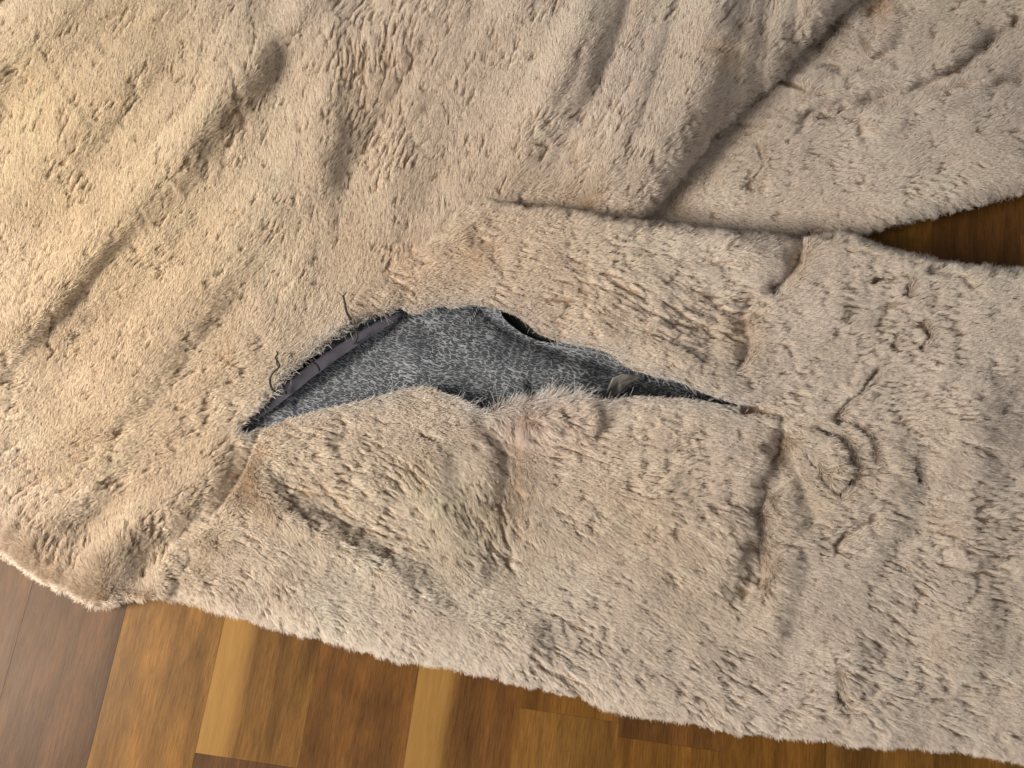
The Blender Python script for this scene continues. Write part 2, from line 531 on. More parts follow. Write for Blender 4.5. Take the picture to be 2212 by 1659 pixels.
SLEEVE_FOLDS = [
    ([(960, 462), (928, 492), (880, 530), (830, 570), (788, 602)], 9, -0.006),
    ([(900, 540), (960, 520), (1010, 510)], 24, 0.004),
    ([(1038, 520), (1062, 548), (1078, 580)], 12, -0.0015),
    ([(1724, 512), (1712, 556), (1694, 604), (1655, 645)], 19, -0.007),
    ([(1640, 640), (1605, 690), (1602, 740), (1590, 795)], 20, -0.006),
    ([(1598, 880), (1640, 885), (1692, 905)], 10, -0.006),
    ([(1694, 912), (1674, 968), (1665, 1010), (1650, 1052), (1640, 1095), (1640, 1150), (1640, 1215), (1625, 1290)], 23, -0.008),
    ([(1700, 950), (1712, 1010), (1735, 1080), (1760, 1150)], 30, -0.005),
    ([(1736, 975), (1762, 1022), (1805, 1072)], 9, -0.010),
    ([(1745, 925), (1810, 940), (1832, 982), (1836, 1030), (1816, 1072), (1800, 1076)], 9, -0.011),
    ([(1785, 905), (1845, 920), (1872, 960), (1882, 1002)], 9, -0.009),
    ([(1800, 950), (1808, 1000), (1815, 1050)], 20, 0.004),
    ([(1775, 1020), (1800, 1010), (1812, 1030)], 7, -0.004),
    ([(1780, 900), (1830, 870), (1865, 835), (1905, 795)], 9, -0.005),
    ([(1965, 975), (1975, 1020), (1990, 1050)], 9, -0.004),
    ([(1925, 715), (1930, 758)], 9, -0.006),
    ([(1985, 690), (1998, 725), (1985, 770)], 9, -0.005),
    ([(1880, 605), (1950, 602), (1953, 642)], 8, -0.006),
    ([(1990, 590), (2060, 600), (2095, 625)], 12, -0.004),
    ([(1905, 1110), (1850, 1135), (1808, 1170), (1785, 1195)], 16, -0.007),
    ([(1795, 1440), (1806, 1490), (1830, 1535)], 8, -0.005),
    ([(1032, 888), (1050, 920), (1072, 962), (1086, 1010), (1080, 1062), (1066, 1115)], 30, -0.005),
    ([(1110, 930), (1105, 1010), (1100, 1100), (1090, 1240)], 40, -0.003),
    ([(940, 940), (925, 1050), (958, 1130), (1000, 1200), (1050, 1260)], 40, 0.004),
    ([(1130, 905), (1200, 900), (1290, 905)], 34, 0.006),
    ([(540, 990), (600, 1085), (680, 1150), (780, 1205), (880, 1240)], 30, 0.005),
    ([(600, 1010), (680, 1090), (790, 1160), (900, 1210)], 40, -0.003),
    ([(520, 960), (600, 960), (720, 950)], 40, 0.003),
    ([(1400, 1060), (1480, 1120), (1560, 1150), (1620, 1180)], 50, 0.003),
    ([(1620, 1150), (1600, 1230), (1590, 1300)], 22, -0.005),
    ([(1700, 1180), (1680, 1280), (1650, 1390)], 34, 0.004),
    ([(820, 1210), (900, 1290), (1000, 1340), (1200, 1380)], 34, 0.004),
    ([(1400, 700), (1500, 800), (1590, 860)], 30, 0.004),
    ([(1850, 1400), (1840, 1460), (1860, 1500)], 30, 0.005),
    ([(1560, 520), (1640, 560), (1690, 560)], 24, 0.005),
    ([(2050, 800), (2100, 1000), (2090, 1250), (2030, 1480)], 60, 0.005),
    ([(1960, 850), (1990, 1000), (1970, 1200)], 50, -0.004),
    ([(400, 1180), (480, 1240), (600, 1280)], 40, -0.003),
]
PANEL_FOLDS = [
    ([(1688, 165), (1760, 146), (1830, 141), (1890, 124), (1922, 104)], 18, -0.007),
    ([(1665, 172), (1700, 185), (1745, 200)], 8, -0.005),
    ([(1820, 222), (1900, 210), (1960, 195), (2010, 180), (2062, 155), (2110, 120), (2145, 85), (2230, 30)], 19, -0.008),
    ([(1705, 253), (1770, 247), (1830, 243), (1885, 235), (1940, 220)], 18, -0.006),
    ([(1985, 196), (2080, 190), (2230, 165)], 12, -0.004),
    ([(1912, -30), (1892, 12), (1880, 45)], 16, -0.004),
    ([(1860, 20), (1838, 45), (1830, 70)], 26, 0.007),
    ([(1800, 60), (1760, 100), (1730, 150)], 22, -0.007),
    ([(1930, 20), (1900, 80), (1860, 110)], 26, 0.005),
    ([(1700, 212), (1800, 190), (1900, 172), (2020, 138), (2120, 80)], 30, 0.007),
    ([(2260, 70), (2120, 160), (2000, 222), (1850, 285)], 36, 0.007),
    ([(1600, 270), (1560, 330), (1520, 400)], 24, -0.004),
    ([(1620, 300), (1640, 350), (1610, 410)], 9, -0.003),
]

# hair lie: (u, v, du, dv)
FLOW = [(800, 200, -.3, 1), (650, 200, -.25, 1), (450, 300, -.5, 1), (200, 200, -.5, .9), (100, 500, -.7, .8), (300, 700, -.8, .6), (120, 1000, -1, .3),
        (500, 800, -.9, .4), (350, 950, -.9, .35), (600, 600, -.5, .8), (750, 480, -.3, 1), (950, 300, -.45, 1), (1150, 250, -.5, 1), (1350, 200, -.55, .9),
        (1300, 380, -.6, .6), (1550, 150, -.7, .9), (1420, 330, -.3, 1), (1000, 100, -.4, 1), (230, 1240, -.2, 1), (60, 1190, -.3, 1)]
FLOW = [(a, b, -c, -d) for (a, b, c, d) in FLOW]
FLOW_S = [(1020, 520, .9, .3), (880, 600, .9, .5), (1200, 560, 1, .25), (1350, 640, 1, .45), (1500, 700, 1, .6), (1600, 600, 1, .15), (1750, 650, 1, -.1), (1720, 780, 1, .05),
          (1900, 700, 1, .0), (2100, 800, 1, .05), (2100, 1100, 1, .2), (1900, 1000, 1, .25), (1760, 1050, .9, .3), (1500, 1000, 1, .1), (1450, 1150, .9, .5),
          (1580, 1180, .6, .9), (1350, 1250, 1, .35), (1700, 1350, 1, .25), (1900, 1300, 1, .45), (2050, 1450, 1, .35), (1500, 1480, .9, .55), (1200, 1420, .9, .5),
          (1100, 1300, .9, .3), (1120, 950, .75, .75), (1200, 920, 1, .25), (1080, 1100, .25, 1), (950, 1050, .6, .8), (850, 950, 1, .3), (700, 980, 1, .25), (620, 1080, .9, .5),
          (500, 1150, 1, .2), (400, 1230, 1, .2), (700, 1250, .9, .3), (900, 1350, .9, .45), (600, 1320, .6, .8), (1300, 880, 1, -.1), (1300, 960, 1, .2)]
FLOW_P = [(1600, 400, 1, .05), (1800, 350, 1, .0), (2000, 300, 1, -.1), (1800, 200, 1, -.15), (2100, 150, 1, -.35), (1800, 80, .6, .6), (1500, 470, 1, .3), (2100, 420, .8, .5)]
# lock (clumping) strength: u, v, radius, strength
LOCKS = [(805, 110, 130, .6), (790, 290, 110, .5), (880, 60, 120, .5), (530, 250, 90, .42), (560, 130, 80, .3), (1200, 330, 150, .3), (1300, 250, 80, .3), (1100, 180, 100, .2),
         (1250, 620, 150, .4), (1480, 690, 220, .46), (1350, 620, 150, .42), (1590, 1170, 140, .52), (1500, 1130, 120, .45), (1690, 900, 80, .45), (1870, 980, 130, .42),
         (2000, 900, 200, .45), (2100, 1150, 200, .5), (1900, 700, 150, .45), (1090, 980, 80, .6), (1080, 1120, 90, .5), (1200, 920, 110, .5), (700, 1060, 120, .5),
         (800, 1150, 110, .5), (1200, 1440, 150, .42), (1550, 1500, 150, .42), (1850, 1500, 150, .42), (1950, 1300, 150, .5), (700, 950, 120, .3), (1650, 330, 100, .3),
         (150, 950, 120, .25), (320, 1180, 80, .3), (1450, 1000, 150, .3), (1780, 1180, 80, .5), (100, 1230, 120, .45), (1800, 220, 100, .25), (880, 1020, 80, .35)]
# fur tint, dye plus brown crease shading and pale hair sheen painted in: u, v, radius, r, g, b multiplier
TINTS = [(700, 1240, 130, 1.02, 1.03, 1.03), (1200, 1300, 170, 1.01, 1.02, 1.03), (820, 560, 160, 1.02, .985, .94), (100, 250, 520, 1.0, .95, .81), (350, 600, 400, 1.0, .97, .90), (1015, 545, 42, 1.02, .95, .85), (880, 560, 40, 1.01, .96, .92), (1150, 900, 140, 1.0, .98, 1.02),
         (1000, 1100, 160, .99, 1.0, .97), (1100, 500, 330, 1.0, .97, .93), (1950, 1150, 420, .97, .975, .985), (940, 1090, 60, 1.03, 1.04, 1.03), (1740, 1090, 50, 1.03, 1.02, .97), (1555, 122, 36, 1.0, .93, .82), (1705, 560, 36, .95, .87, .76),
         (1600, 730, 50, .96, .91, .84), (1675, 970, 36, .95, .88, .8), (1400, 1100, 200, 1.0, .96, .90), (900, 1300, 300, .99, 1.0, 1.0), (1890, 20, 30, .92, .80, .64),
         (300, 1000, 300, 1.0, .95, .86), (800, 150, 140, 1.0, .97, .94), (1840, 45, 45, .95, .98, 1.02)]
BASE_TINT = np.array([0.86, 0.745, 0.64])

STEP = 4.0
U0, V0, U1, V1 = -330.0, -260.0, 2560.0, 1720.0
gu = np.arange(U0, U1 + STEP, STEP); gv = np.arange(V0, V1 + STEP, STEP)
GU, GV = np.meshgrid(gu, gv)


def folds(lst, narrow=1.8, wide=1.5):
    H = np.zeros(GU.shape); C = np.zeros(GU.shape)
    for pts, w, amp in lst:
        pts = smooth_poly(pts, 4, closed=False)
        lo = pts.min(0) - 3 * w; hi = pts.max(0) + 3 * w
        i0, i1 = np.searchsorted(gu, (lo[0], hi[0])); j0, j1 = np.searchsorted(gv, (lo[1], hi[1]))
        if i1 <= i0 or j1 <= j0:
            continue
        sl = (slice(j0, j1), slice(i0, i1))
        x, y = GU[sl], GV[sl]
        ws = 40.0 if w < 24 else 150.0
        wob = (0.4 * w + 5) * fbm(x / ws, y / ws, 2)
        wob2 = (0.4 * w + 5) * fbm(x / ws + 50, y / ws, 2)
        d, t = seg_dist(x + wob, y + wob2, pts)
        g = np.exp(-(d / w) ** 2) * sstep(0, 0.18, t + 0.05) * sstep(0, 0.18, 1.05 - t)
        g = g * (np.clip(0.95 + 0.6 * fbm(x / 45.0 + 90, y / 45.0, 2), 0.35, 1.3) if w < 24 else 1 + 0.3 * fbm(x / 160.0 + 90, y / 160.0, 1))
        H[sl] += amp * g * (wide if w >= 18 else narrow)
        if amp < 0:
            C[sl] = np.maximum(C[sl], np.clip(g * min(1.0, -amp / 0.006) * (1.0 if w < 18 else 0.45), 0, 1))
    return H, C


def idw(ctrl):
    num = np.zeros(GU.shape + (2,)); den = np.zeros(GU.shape)
    for (u, v, a, b) in ctrl:
        n = math.hypot(a, b)
        w = 1.0 / (((GU - u) ** 2 + (GV - v) ** 2) / 1e4 + 0.15) ** 1.6
        num += w[..., None] * np.array([a / n, b / n]); den += w
    f = num / den[..., None]
    ang = np.arctan2(f[..., 1], f[..., 0]) + 0.35 * fbm(GU / 110.0, GV / 110.0, 2)
    return ang


long_ = np.ones(GU.shape)
for (u, v, r, s_) in [(1090, 925, 55, .8), (1240, 878, 50, .3), (947, 487, 20, .5), (170, 1275, 90, .3), (1170, 885, 50, .4), (1850, 980, 120, .25), (1600, 1120, 120, .3)]:
    long_ += s_ * np.exp(-((GU - u) ** 2 + (GV - v) ** 2) / r ** 2)
lock = np.full(GU.shape, 0.14)
for (u, v, r, s) in LOCKS:
    lock = np.maximum(lock, s * np.exp(-((GU - u) ** 2 + (GV - v) ** 2) / r ** 2))
lock = np.clip(lock + 0.16 * fbm(GU / 120.0, GV / 120.0, 3), 0.05, 0.92)
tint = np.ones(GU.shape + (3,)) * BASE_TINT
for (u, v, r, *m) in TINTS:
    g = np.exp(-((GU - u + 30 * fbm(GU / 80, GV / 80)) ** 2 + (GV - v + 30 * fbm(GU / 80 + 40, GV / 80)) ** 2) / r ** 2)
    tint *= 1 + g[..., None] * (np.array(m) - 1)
tn = fbm(GU / 190.0, GV / 190.0, 4)
tint *= (1 + 0.07 * tn)[..., None]
tint *= 1 + 0.045 * fbm(GU / 260.0 + 70, GV / 260.0, 3)[..., None] * np.array([0.0, 0.25, 1.0])

sd_tear = sdist(GU, GV, TEAR)
near_tear = np.exp(-np.clip(-sd_tear, 0, None) / 15.0)


def layer(name, poly, base, fold_list, flow, cut_tear, floor_h, roll, roll_exempt=None):
    sd = sdist(GU, GV, poly) + 2.6 * fbm(GU / 13.0, GV / 13.0, 2) + 3.2 * fbm(GU / 45.0 + 9, GV / 45.0, 2)
    if cut_tear:
        sdm = np.minimum(sd, -sd_tear)
    else:
        sdm = sd
    H, C = folds(fold_list, 0.25 if name == 'body' else 1.0, 0.65 if name == 'body' else 1.3)
    Z = base + H
    # rounded fall towards the rim
    d = np.clip(sd, 0, None)
    r = np.clip(d / roll, 0, 1)
    prof = np.sqrt(np.clip(1 - (1 - r) ** 2, 0, 1))
    if roll_exempt is not None:
        prof = prof + (1 - prof) * roll_exempt
    Z = floor_h + (Z - floor_h) * (0.12 + 0.88 * prof)
    Z = np.maximum(Z, floor_h + 0.001)
    W_ = P(GU, GV, Z)
    du = np.gradient(W_, axis=1); dv = np.gradient(W_, axis=0)
    nrm = np.cross(dv, du)
    nrm /= np.linalg.norm(nrm, axis=-1)[..., None]
    gy, gx = np.gradient(sdm, STEP)
    if name == 'body':
        C = C * 0.25
    cy, cx = np.gradient(C)
    return dict(name=name, cx=-cx, cy=-cy, sd=sdm, sd_out=sd, Z=Z, W=W_, N=nrm, C=C, ang=idw(flow), gx=-gx, gy=-gy)


# large gentle undulation of each layer
und_b = 0.005 * fbm((GU * 0.8 + GV * 0.55) / 200.0, (GV * 0.8 - GU * 0.5) / 420.0, 3)
und_s = 0.005 * fbm(GU / 230.0 + 31, GV / 230.0, 3)
fine = 0.0005 * fbm(GU / 34.0 + 11, GV / 34.0, 3) + 0.0014 * fbm(GU / 95.0 + 31, GV / 95.0, 2)

seam = [(965, 470), (920, 512), (850, 565), (785, 612), (750, 660), (700, 730), (640, 785), (575, 858), (520, 930), (508, 960), (480, 1030), (420, 1110), (352, 1200), (330, 1270)]
dseam, _ = seg_dist(GU, GV, seam)
seam_keep = np.exp(-(dseam / 45.0) ** 2)                 # the seam side does not roll down: it is sewn to the body

fr_ = np.hypot(GU - 1900, GV + 1400); ft_ = np.arctan2(GV + 1400, 1900 - GU)
fan = (0.0095 * vnoise(ft_ * 19.0 + 12, fr_ / 1300.0) + 0.0045 * vnoise(ft_ * 40.0 + 80, fr_ / 700.0)) * (0.35 + 0.65 * sstep(20, 260, dseam))
body_base = 0.027 + fan + 0.15 * und_b + 0.0006 * fbm(GU / 34.0 + 11, GV / 34.0, 3) - 0.008 * sstep(300, -200, GU) + 0.027 * sstep(1000, 1480, GU + 0.5 * (450 - GV))
sleeve_base = 0.027 + und_s + fine + 0.022 * sstep(0, 380, GU - 950) * sstep(1500, 700, GV) + 0.006 * sstep(0, 160, dseam)
panel_base = 0.030 + und_s * 0.8 + fine

sd_sl = sdist(GU, GV, SLEEVE); sd_bo = sdist(GU, GV, BODY)
body_base = body_base - 0.022 * np.exp(-np.clip(-sd_sl, 0, None) / 42.0) * sstep(1030, 1160, GU)
panel_base = panel_base - 0.022 * np.exp(-np.clip(-sd_sl, 0, None) / 42.0) - 0.022 * np.exp(-np.clip(-sd_bo, 0, None) / 34.0)
body = layer('body', BODY, body_base, BODY_FOLDS, FLOW, True, 0.003, 70.0 + 40.0 * sstep(1100, 1400, GU), seam_keep)
sleeve = layer('sleeve', SLEEVE, sleeve_base, SLEEVE_FOLDS, FLOW_S, True, 0.003, 75.0 - 53.0 * sstep(700, 600, GV) * sstep(1000, 1060, GU), seam_keep)
panel = layer('front_panel', PANEL, panel_base, PANEL_FOLDS, FLOW_P, False, 0.003, 42.0)

# where sleeve edge lies on the coat instead of on the floor, keep it above what carries it
over = sstep(1900, 1250, GU) * sstep(900, 480, GV)
sl_floor = np.maximum(np.where(body['sd_out'] > -10, body['Z'], 0), np.where(panel['sd_out'] > -10, panel['Z'], 0))
zz = np.where(body['sd_out'] > 0, np.maximum(sleeve['Z'], np.minimum(body['Z'] + 0.003, sleeve['Z'] + 0.02)), sleeve['Z'])
blend = np.exp(-(dseam / 34.0) ** 2) * sstep(1010, 960, GU) * sstep(1330, 1240, GV)
zz = zz * (1 - blend) + (body['Z'] + 0.0006) * blend
for L_, other in ((sleeve, None), (body, panel)):
    Z = zz if L_ is sleeve else np.where(panel['sd_out'] > 0, np.maximum(body['Z'], panel['Z'] + 0.004), body['Z'])
    L_['Z'] = Z
    L_['W'] = P(GU, GV, Z)
    du = np.gradient(L_['W'], axis=1); dv = np.gradient(L_['W'], axis=0)
    n = np.cross(dv, du); n /= np.linalg.norm(n, axis=-1)[..., None]
    L_['N'] = n


# ------------------------------------------------------------------ fur
def bil(A, u, v):
    x = np.clip((u - U0) / STEP, 0, len(gu) - 1.001); y = np.clip((v - V0) / STEP, 0, len(gv) - 1.001)
    i = x.astype(int); j = y.astype(int); fx = x - i; fy = y - j
    if A.ndim == 3:
        fx = fx[:, None]; fy = fy[:, None]
    return (A[j, i] * (1 - fx) + A[j, i + 1] * fx) * (1 - fy) + (A[j + 1, i] * (1 - fx) + A[j + 1, i + 1] * fx) * fy


def clump_of(u, v, ang, s, stretch):
    """nearest jittered-grid clump centre, cells drawn out along the lie of the hair"""
    ci = np.floor(u / s).astype(int); cj = np.floor(v / s).astype(int)
    best = np.full(u.shape, 1e9); sec = best.copy(); bu = u.copy(); bv = v.copy(); bid = np.zeros(u.shape)
    ca, sa = np.cos(ang), np.sin(ang)
    for di in (-2, -1, 0, 1, 2):
        for dj in (-2, -1, 0, 1, 2):
            i = ci + di; j = cj + dj
            h1 = _perm[(i * 7 + j * 13) & 255, (j * 5 + i * 3 + 11) & 255]; h2 = _perm[(j * 11 + i + 5) & 255, (i * 9 + j * 2 + 77) & 255]
            x = (i + h1) * s; y = (j + h2) * s
            dx = u - x; dy = v - y
            a = (dx * ca + dy * sa) / stretch; b_ = -dx * sa + dy * ca
            d = a * a + b_ * b_
            m = d < best
            sec = np.where(m, best, np.minimum(sec, d))
            best = np.where(m, d, best); bu = np.where(m, x, bu); bv = np.where(m, y, bv)
            bid = np.where(m, _perm[(i * 3 + 19) & 255, (j * 7 + 3) & 255], bid)
    return bu, bv, bid, np.sqrt(sec) - np.sqrt(best)


# fine grid: 2 units apart where the camera looks, coarser outside
fu = np.r_[np.arange(U0, -80, 8.0), np.arange(-80, UW + 80, 2.0), np.arange(UW + 80, U1, 8.0)]
fv = np.r_[np.arange(V0, -60, 8.0), np.arange(-60, UH + 40, 2.0), np.arange(UH + 40, V1, 8.0)]
FU, FV = np.meshgrid(fu, fv)


def bilf(A, u, v):
    x = np.clip(np.interp(u, fu, np.arange(len(fu))), 0, len(fu) - 1.001); y = np.clip(np.interp(v, fv, np.arange(len(fv))), 0, len(fv) - 1.001)
    i = x.astype(int); j = y.astype(int); fx = x - i; fy = y - j
    return (A[j, i] * (1 - fx) + A[j, i + 1] * fx) * (1 - fy) + (A[j + 1, i] * (1 - fx) + A[j + 1, i + 1] * fx) * fy


def layer_mesh(L_, mat, parent, name, detail=False):
    sh = FU.shape
    sd = bil(L_['sd'], FU.ravel(), FV.ravel()).reshape(sh)
    Z = bil(L_['Z'], FU.ravel(), FV.ravel()).reshape(sh)
    if detail:
        # parting lines between locks, carved where the fur opens
        m = sd > -8
        u, v = FU[m], FV[m]
        ang = np.angle(bil(np.cos(L_['ang']), u, v) + 1j * bil(np.sin(L_['ang']), u, v)) + 0.35 * fbm(u / 50.0 + 3, v / 50.0, 2)
        lk = bil(lock, u, v)
        wu = u + 4 * fbm(u / 20.0, v / 20.0, 2); wv = v + 4 * fbm(u / 20.0 + 60, v / 20.0, 2)
        e1 = clump_of(wu, wv, ang, 22.0, 4.5)[3]
        e2 = clump_of(wu, wv, ang, 60.0, 3.2)[3]
        n1 = fbm(u / 26.0 + 7, v / 26.0 + 3, 2); n2 = fbm(u / 48.0 + 70, v / 48.0, 2)
        c1s = sstep(-0.02, 0.38, n1 + (lk - 0.25) * 1.5); c2s = sstep(0.1, 0.5, n2 + (lk - 0.40) * 1.7)
        c1 = np.exp(-(e1 / 1.9) ** 2) * c1s
        c2 = np.exp(-(e2 / 2.6) ** 2) * c2s
        pad = 0.0010 * (0.35 + lk) * (1 - np.exp(-(e1 / 5.0) ** 2)) + 0.0028 * lk * (1 - np.exp(-(e2 / 11.0) ** 2))
        cr = np.maximum(c1, c2)
        rim = sstep(0, 10, sd[m])
        full = np.zeros(sh); full[m] = np.maximum(cr, np.maximum(np.exp(-(e1 / 3.2) ** 2) * c1s, np.exp(-(e2 / 5.0) ** 2) * c2s))
        L_['crack'] = full
        D = np.zeros(sh)
        D[m] = 0.3 * pad * rim - 0.0012 * cr * rim
        L_['D'] = D
        Z = Z + D
    keepv = sd > -1.5
    keep = keepv[:-1, :-1] & keepv[1:, :-1] & keepv[:-1, 1:] & keepv[1:, 1:]
    idx = np.arange(sd.size).reshape(sh)
    q = np.stack([idx[:-1, :-1][keep], idx[1:, :-1][keep], idx[1:, 1:][keep], idx[:-1, 1:][keep]], 1)
    used = np.unique(q)
    remap = np.full(sd.size, -1); remap[used] = np.arange(len(used))
    uu, vv = FU.ravel()[used], FV.ravel()[used]
    co = P(uu, vv, Z.ravel()[used])
    o = mesh_obj(name, co, remap[q], mat, parent, np.stack([uu, -vv], 1) / 1000.0)
    if detail:
        at = o.data.attributes.new('tint', 'FLOAT_COLOR', 'POINT')
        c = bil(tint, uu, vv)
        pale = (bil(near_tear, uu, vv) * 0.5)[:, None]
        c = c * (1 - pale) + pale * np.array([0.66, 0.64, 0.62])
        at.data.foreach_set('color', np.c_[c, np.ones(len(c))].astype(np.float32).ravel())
    print(name, len(q), 'quads')
    return o


def fur(L_, parent, density, length, name='fur'):
    """one strand for every 1/density square units of the photograph"""
    lo_u, hi_u, lo_v, hi_v = -230, 2440, -190, 1700
    n = int((hi_u - lo_u) * (hi_v - lo_v) * density)
    u = rng.uniform(lo_u, hi_u, n); v = rng.uniform(lo_v, hi_v, n)
    sd = bil(L_['sd'], u, v)
    ok = sd > -1.0
    far = np.maximum(np.maximum(-u - 40, u - UW - 40), np.maximum(-v - 40, v - UH - 40)) > 0
    ok &= ~(far & (rng.random(n) < 0.6))
    u, v, sd = u[ok], v[ok], sd[ok]
    n = len(u)
    ang = bil(np.cos(L_['ang']), u, v) + 1j * bil(np.sin(L_['ang']), u, v)
    ang = np.angle(ang)
    lk = bil(lock, u, v); cr = np.clip(bil(L_['C'], u, v), 0, 1); ck = bilf(L_['crack'], u, v); tr = bil(near_tear, u, v)
    out = np.exp(-np.clip(bil(L_['sd_out'], u, v), 0, None) / 14.0) * (1 - bil(seam_keep, u, v)) + 0.15 * np.exp(-np.clip(sd, 0, None) / 8.0)
    lip = sstep(950, 1000, u) * sstep(1290, 1230, u) * sstep(800, 835, v) + 0.5 * sstep(880, 840, u) * sstep(900, 860, v)
    out = out + 0.55 * lip * np.exp(-np.clip(sd, 0, None) / 9.0) * (bil(sd_tear, u, v) > -40)
    out = np.clip(out, 0, 1)
    ang_out = np.arctan2(bil(L_['gy'], u, v), bil(L_['gx'], u, v))

    Ln = length * bil(long_, u, v) * (0.86 + 0.28 * rng.random(n)) * (1 - 0.62 * cr) * (1 - 0.35 * ck) * (1 - 0.45 * tr * (1 - 1.3 * np.clip(lip, 0, 1))) * (1 - 0.3 * out)
    lean0 = math.radians(45) + 0.13 * fbm(u / 90.0 + 5, v / 90.0 + 60, 2) + 0.10 * rng.standard_normal(n)

    def guide(uu, vv, a, ln, lean):
        R = P(uu, vv, bil(L_['Z'], uu, vv) + bilf(L_['D'], uu, vv))
        N_ = bil(L_['N'], uu, vv); N_ /= np.linalg.norm(N_, axis=1)[:, None]
        t = np.stack([np.cos(a), -np.sin(a), np.zeros_like(a)], 1)
        t -= N_ * np.sum(t * N_, 1)[:, None]; t /= np.linalg.norm(t, axis=1)[:, None] + 1e-9
        return R, N_, t

    c = (1 - out * 0.8) * np.exp(1j * ang) + out * 0.8 * np.exp(1j * ang_out)
    c = c + 5.0 * (bil(L_['cx'], u, v) + 1j * bil(L_['cy'], u, v))        # hair parts away from a crease
    a1 = np.angle(c) + 0.13 * rng.standard_normal(n)
    R, N_, T = guide(u, v, a1, Ln, lean0)
    # two sizes of lock
    wu = u + 4 * fbm(u / 20.0, v / 20.0, 2); wv = v + 4 * fbm(u / 20.0 + 60, v / 20.0, 2)
    angc = ang + 0.35 * fbm(u / 50.0 + 3, v / 50.0, 2)
    b1u, b1v, id1, e1 = clump_of(wu, wv, angc, 22.0, 4.5)
    b2u, b2v, id2, e2 = clump_of(wu, wv, angc, 60.0, 3.2)
    gate = sstep(-0.30, 0.40, fbm(u / 26.0 + 7, v / 26.0 + 3, 2) + (lk - 0.29) * 1.4)
    pull1 = gate
    pull2 = sstep(0.0, 0.45, fbm(u / 48.0 + 70, v / 48.0, 2) + (lk - 0.38) * 1.6)
    lockL = 1 + (id1 - 0.5) * 0.22 * (0.4 + lk) + (id2 - 0.5) * 0.35 * lk
    lockA = (id1 - 0.5) * 0.5 + (id2 - 0.5) * 0.8
    d1 = P(b1u, b1v, bil(L_['Z'], u, v)) - R
    d2 = P(b2u, b2v, bil(L_['Z'], u, v)) - R
    d1[:, 2] = 0; d2[:, 2] = 0
    side = np.cross(N_, T); side[:, 2] = 0
    p1 = np.sum(d1 * side, 1); p2 = np.sum(d2 * side, 1)
    d1 = side * (p1 * (0.05 + 0.30 * lk) + np.clip(p1 / 0.0010, -1, 1) * 0.0013 * np.exp(-e1 / 3.6))[:, None]
    d2 = side * (p2 * 0.08 * lk + np.clip(p2 / 0.0015, -1, 1) * 0.0024 * np.exp(-e2 / 6.0))[:, None]
    ca, sa = np.cos(lockA * lk)[:, None], np.sin(lockA * lk)[:, None]
    B = np.cross(N_, T)
    T = T * ca + B * sa
    Ln = Ln * lockL * (1 - 0.15 * gate * np.exp(-e1 / 3.0)) * (1 - 0.35 * pull2 * np.exp(-e2 / 5.0))
    wisp = (tr > 0.45) & (rng.random(n) < 0.05 + 0.12 * lip)
    Ln = np.where(wisp, Ln * 1.35, Ln)
    K = 4
    ts = np.linspace(0, 1, K)
    pts = np.empty((n, K, 3), np.float32)
    seg = Ln / (K - 1)
    pos = R - N_ * 0.0012
    pts[:, 0] = pos
    fr = rng.standard_normal((n, 3)) * (0.08 + 0.06 * tr[:, None] + 0.3 * wisp[:, None])
    for k in range(1, K):
        t = ts[k]
        ln_ = np.clip(lean0 + 0.45 * (t - 0.5) + 0.12 * out, 0.2, 1.5)
        d = N_ * np.cos(ln_)[:, None] + T * np.sin(ln_)[:, None] + fr * (0.5 + t)
        pos = pos + d * seg[:, None]
        pull = t ** 1.4
        pts[:, k] = pos + d1 * (pull1 * pull)[:, None] + d2 * (pull2 * pull)[:, None]
    pts[:, 1:, 2] = np.maximum(pts[:, 1:, 2], 0.0008)

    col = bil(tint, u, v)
    col *= (1 + 0.05 * rng.standard_normal(n))[:, None].clip(0.7, 1.25)
    col *= (1 + 0.10 * (id1 - 0.5) + 0.06 * (id2 - 0.5))[:, None]
    pale = np.where(wisp, 1.0, tr * 0.7 * (0.3 + 0.7 * rng.random(n)))[:, None]
    col = col * (1 - pale) + pale * np.where(wisp[:, None], np.array([0.85, 0.83, 0.80]), np.array([0.62, 0.63, 0.64]))
    dark = rng.random(n) < 0.012
    col[dark] *= 0.5
    col = np.clip(col, 0.02, 0.9)

    hc = bpy.data.hair_curves.new(name)
    hc.add_curves([K] * n)
    hc.position_data.foreach_set('vector', pts.astype(np.float32).ravel())
    rad = np.array([1.0, 1.0, 0.85, 0.5]) * 0.000085
    rr = (rad[None, :] * (0.75 + 0.5 * rng.random(n))[:, None]).astype(np.float32)
    at = hc.attributes.get('radius') or hc.attributes.new('radius', 'FLOAT', 'POINT')
    at.data.foreach_set('value', rr.ravel())
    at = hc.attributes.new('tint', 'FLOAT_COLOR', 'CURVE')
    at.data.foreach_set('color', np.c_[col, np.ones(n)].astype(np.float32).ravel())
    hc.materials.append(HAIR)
    o = link(bpy.data.objects.new(name, hc), parent)
    o['kind'] = 'stuff'
    print(name, parent.name, n)
    return o


coat = bpy.data.objects.new('fur_coat', None)
link(coat)
coat['label'] = 'beige sheared fur coat lying on the wooden floor with its sleeve seam torn open'
coat['category'] = 'coat'

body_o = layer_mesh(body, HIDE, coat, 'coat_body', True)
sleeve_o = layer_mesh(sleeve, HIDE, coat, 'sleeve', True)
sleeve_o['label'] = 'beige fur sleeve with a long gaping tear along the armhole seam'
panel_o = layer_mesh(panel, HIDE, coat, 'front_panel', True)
DENS = 0.54
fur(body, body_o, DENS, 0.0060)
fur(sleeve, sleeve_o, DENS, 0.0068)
fur(panel, panel_o, DENS, 0.0058)

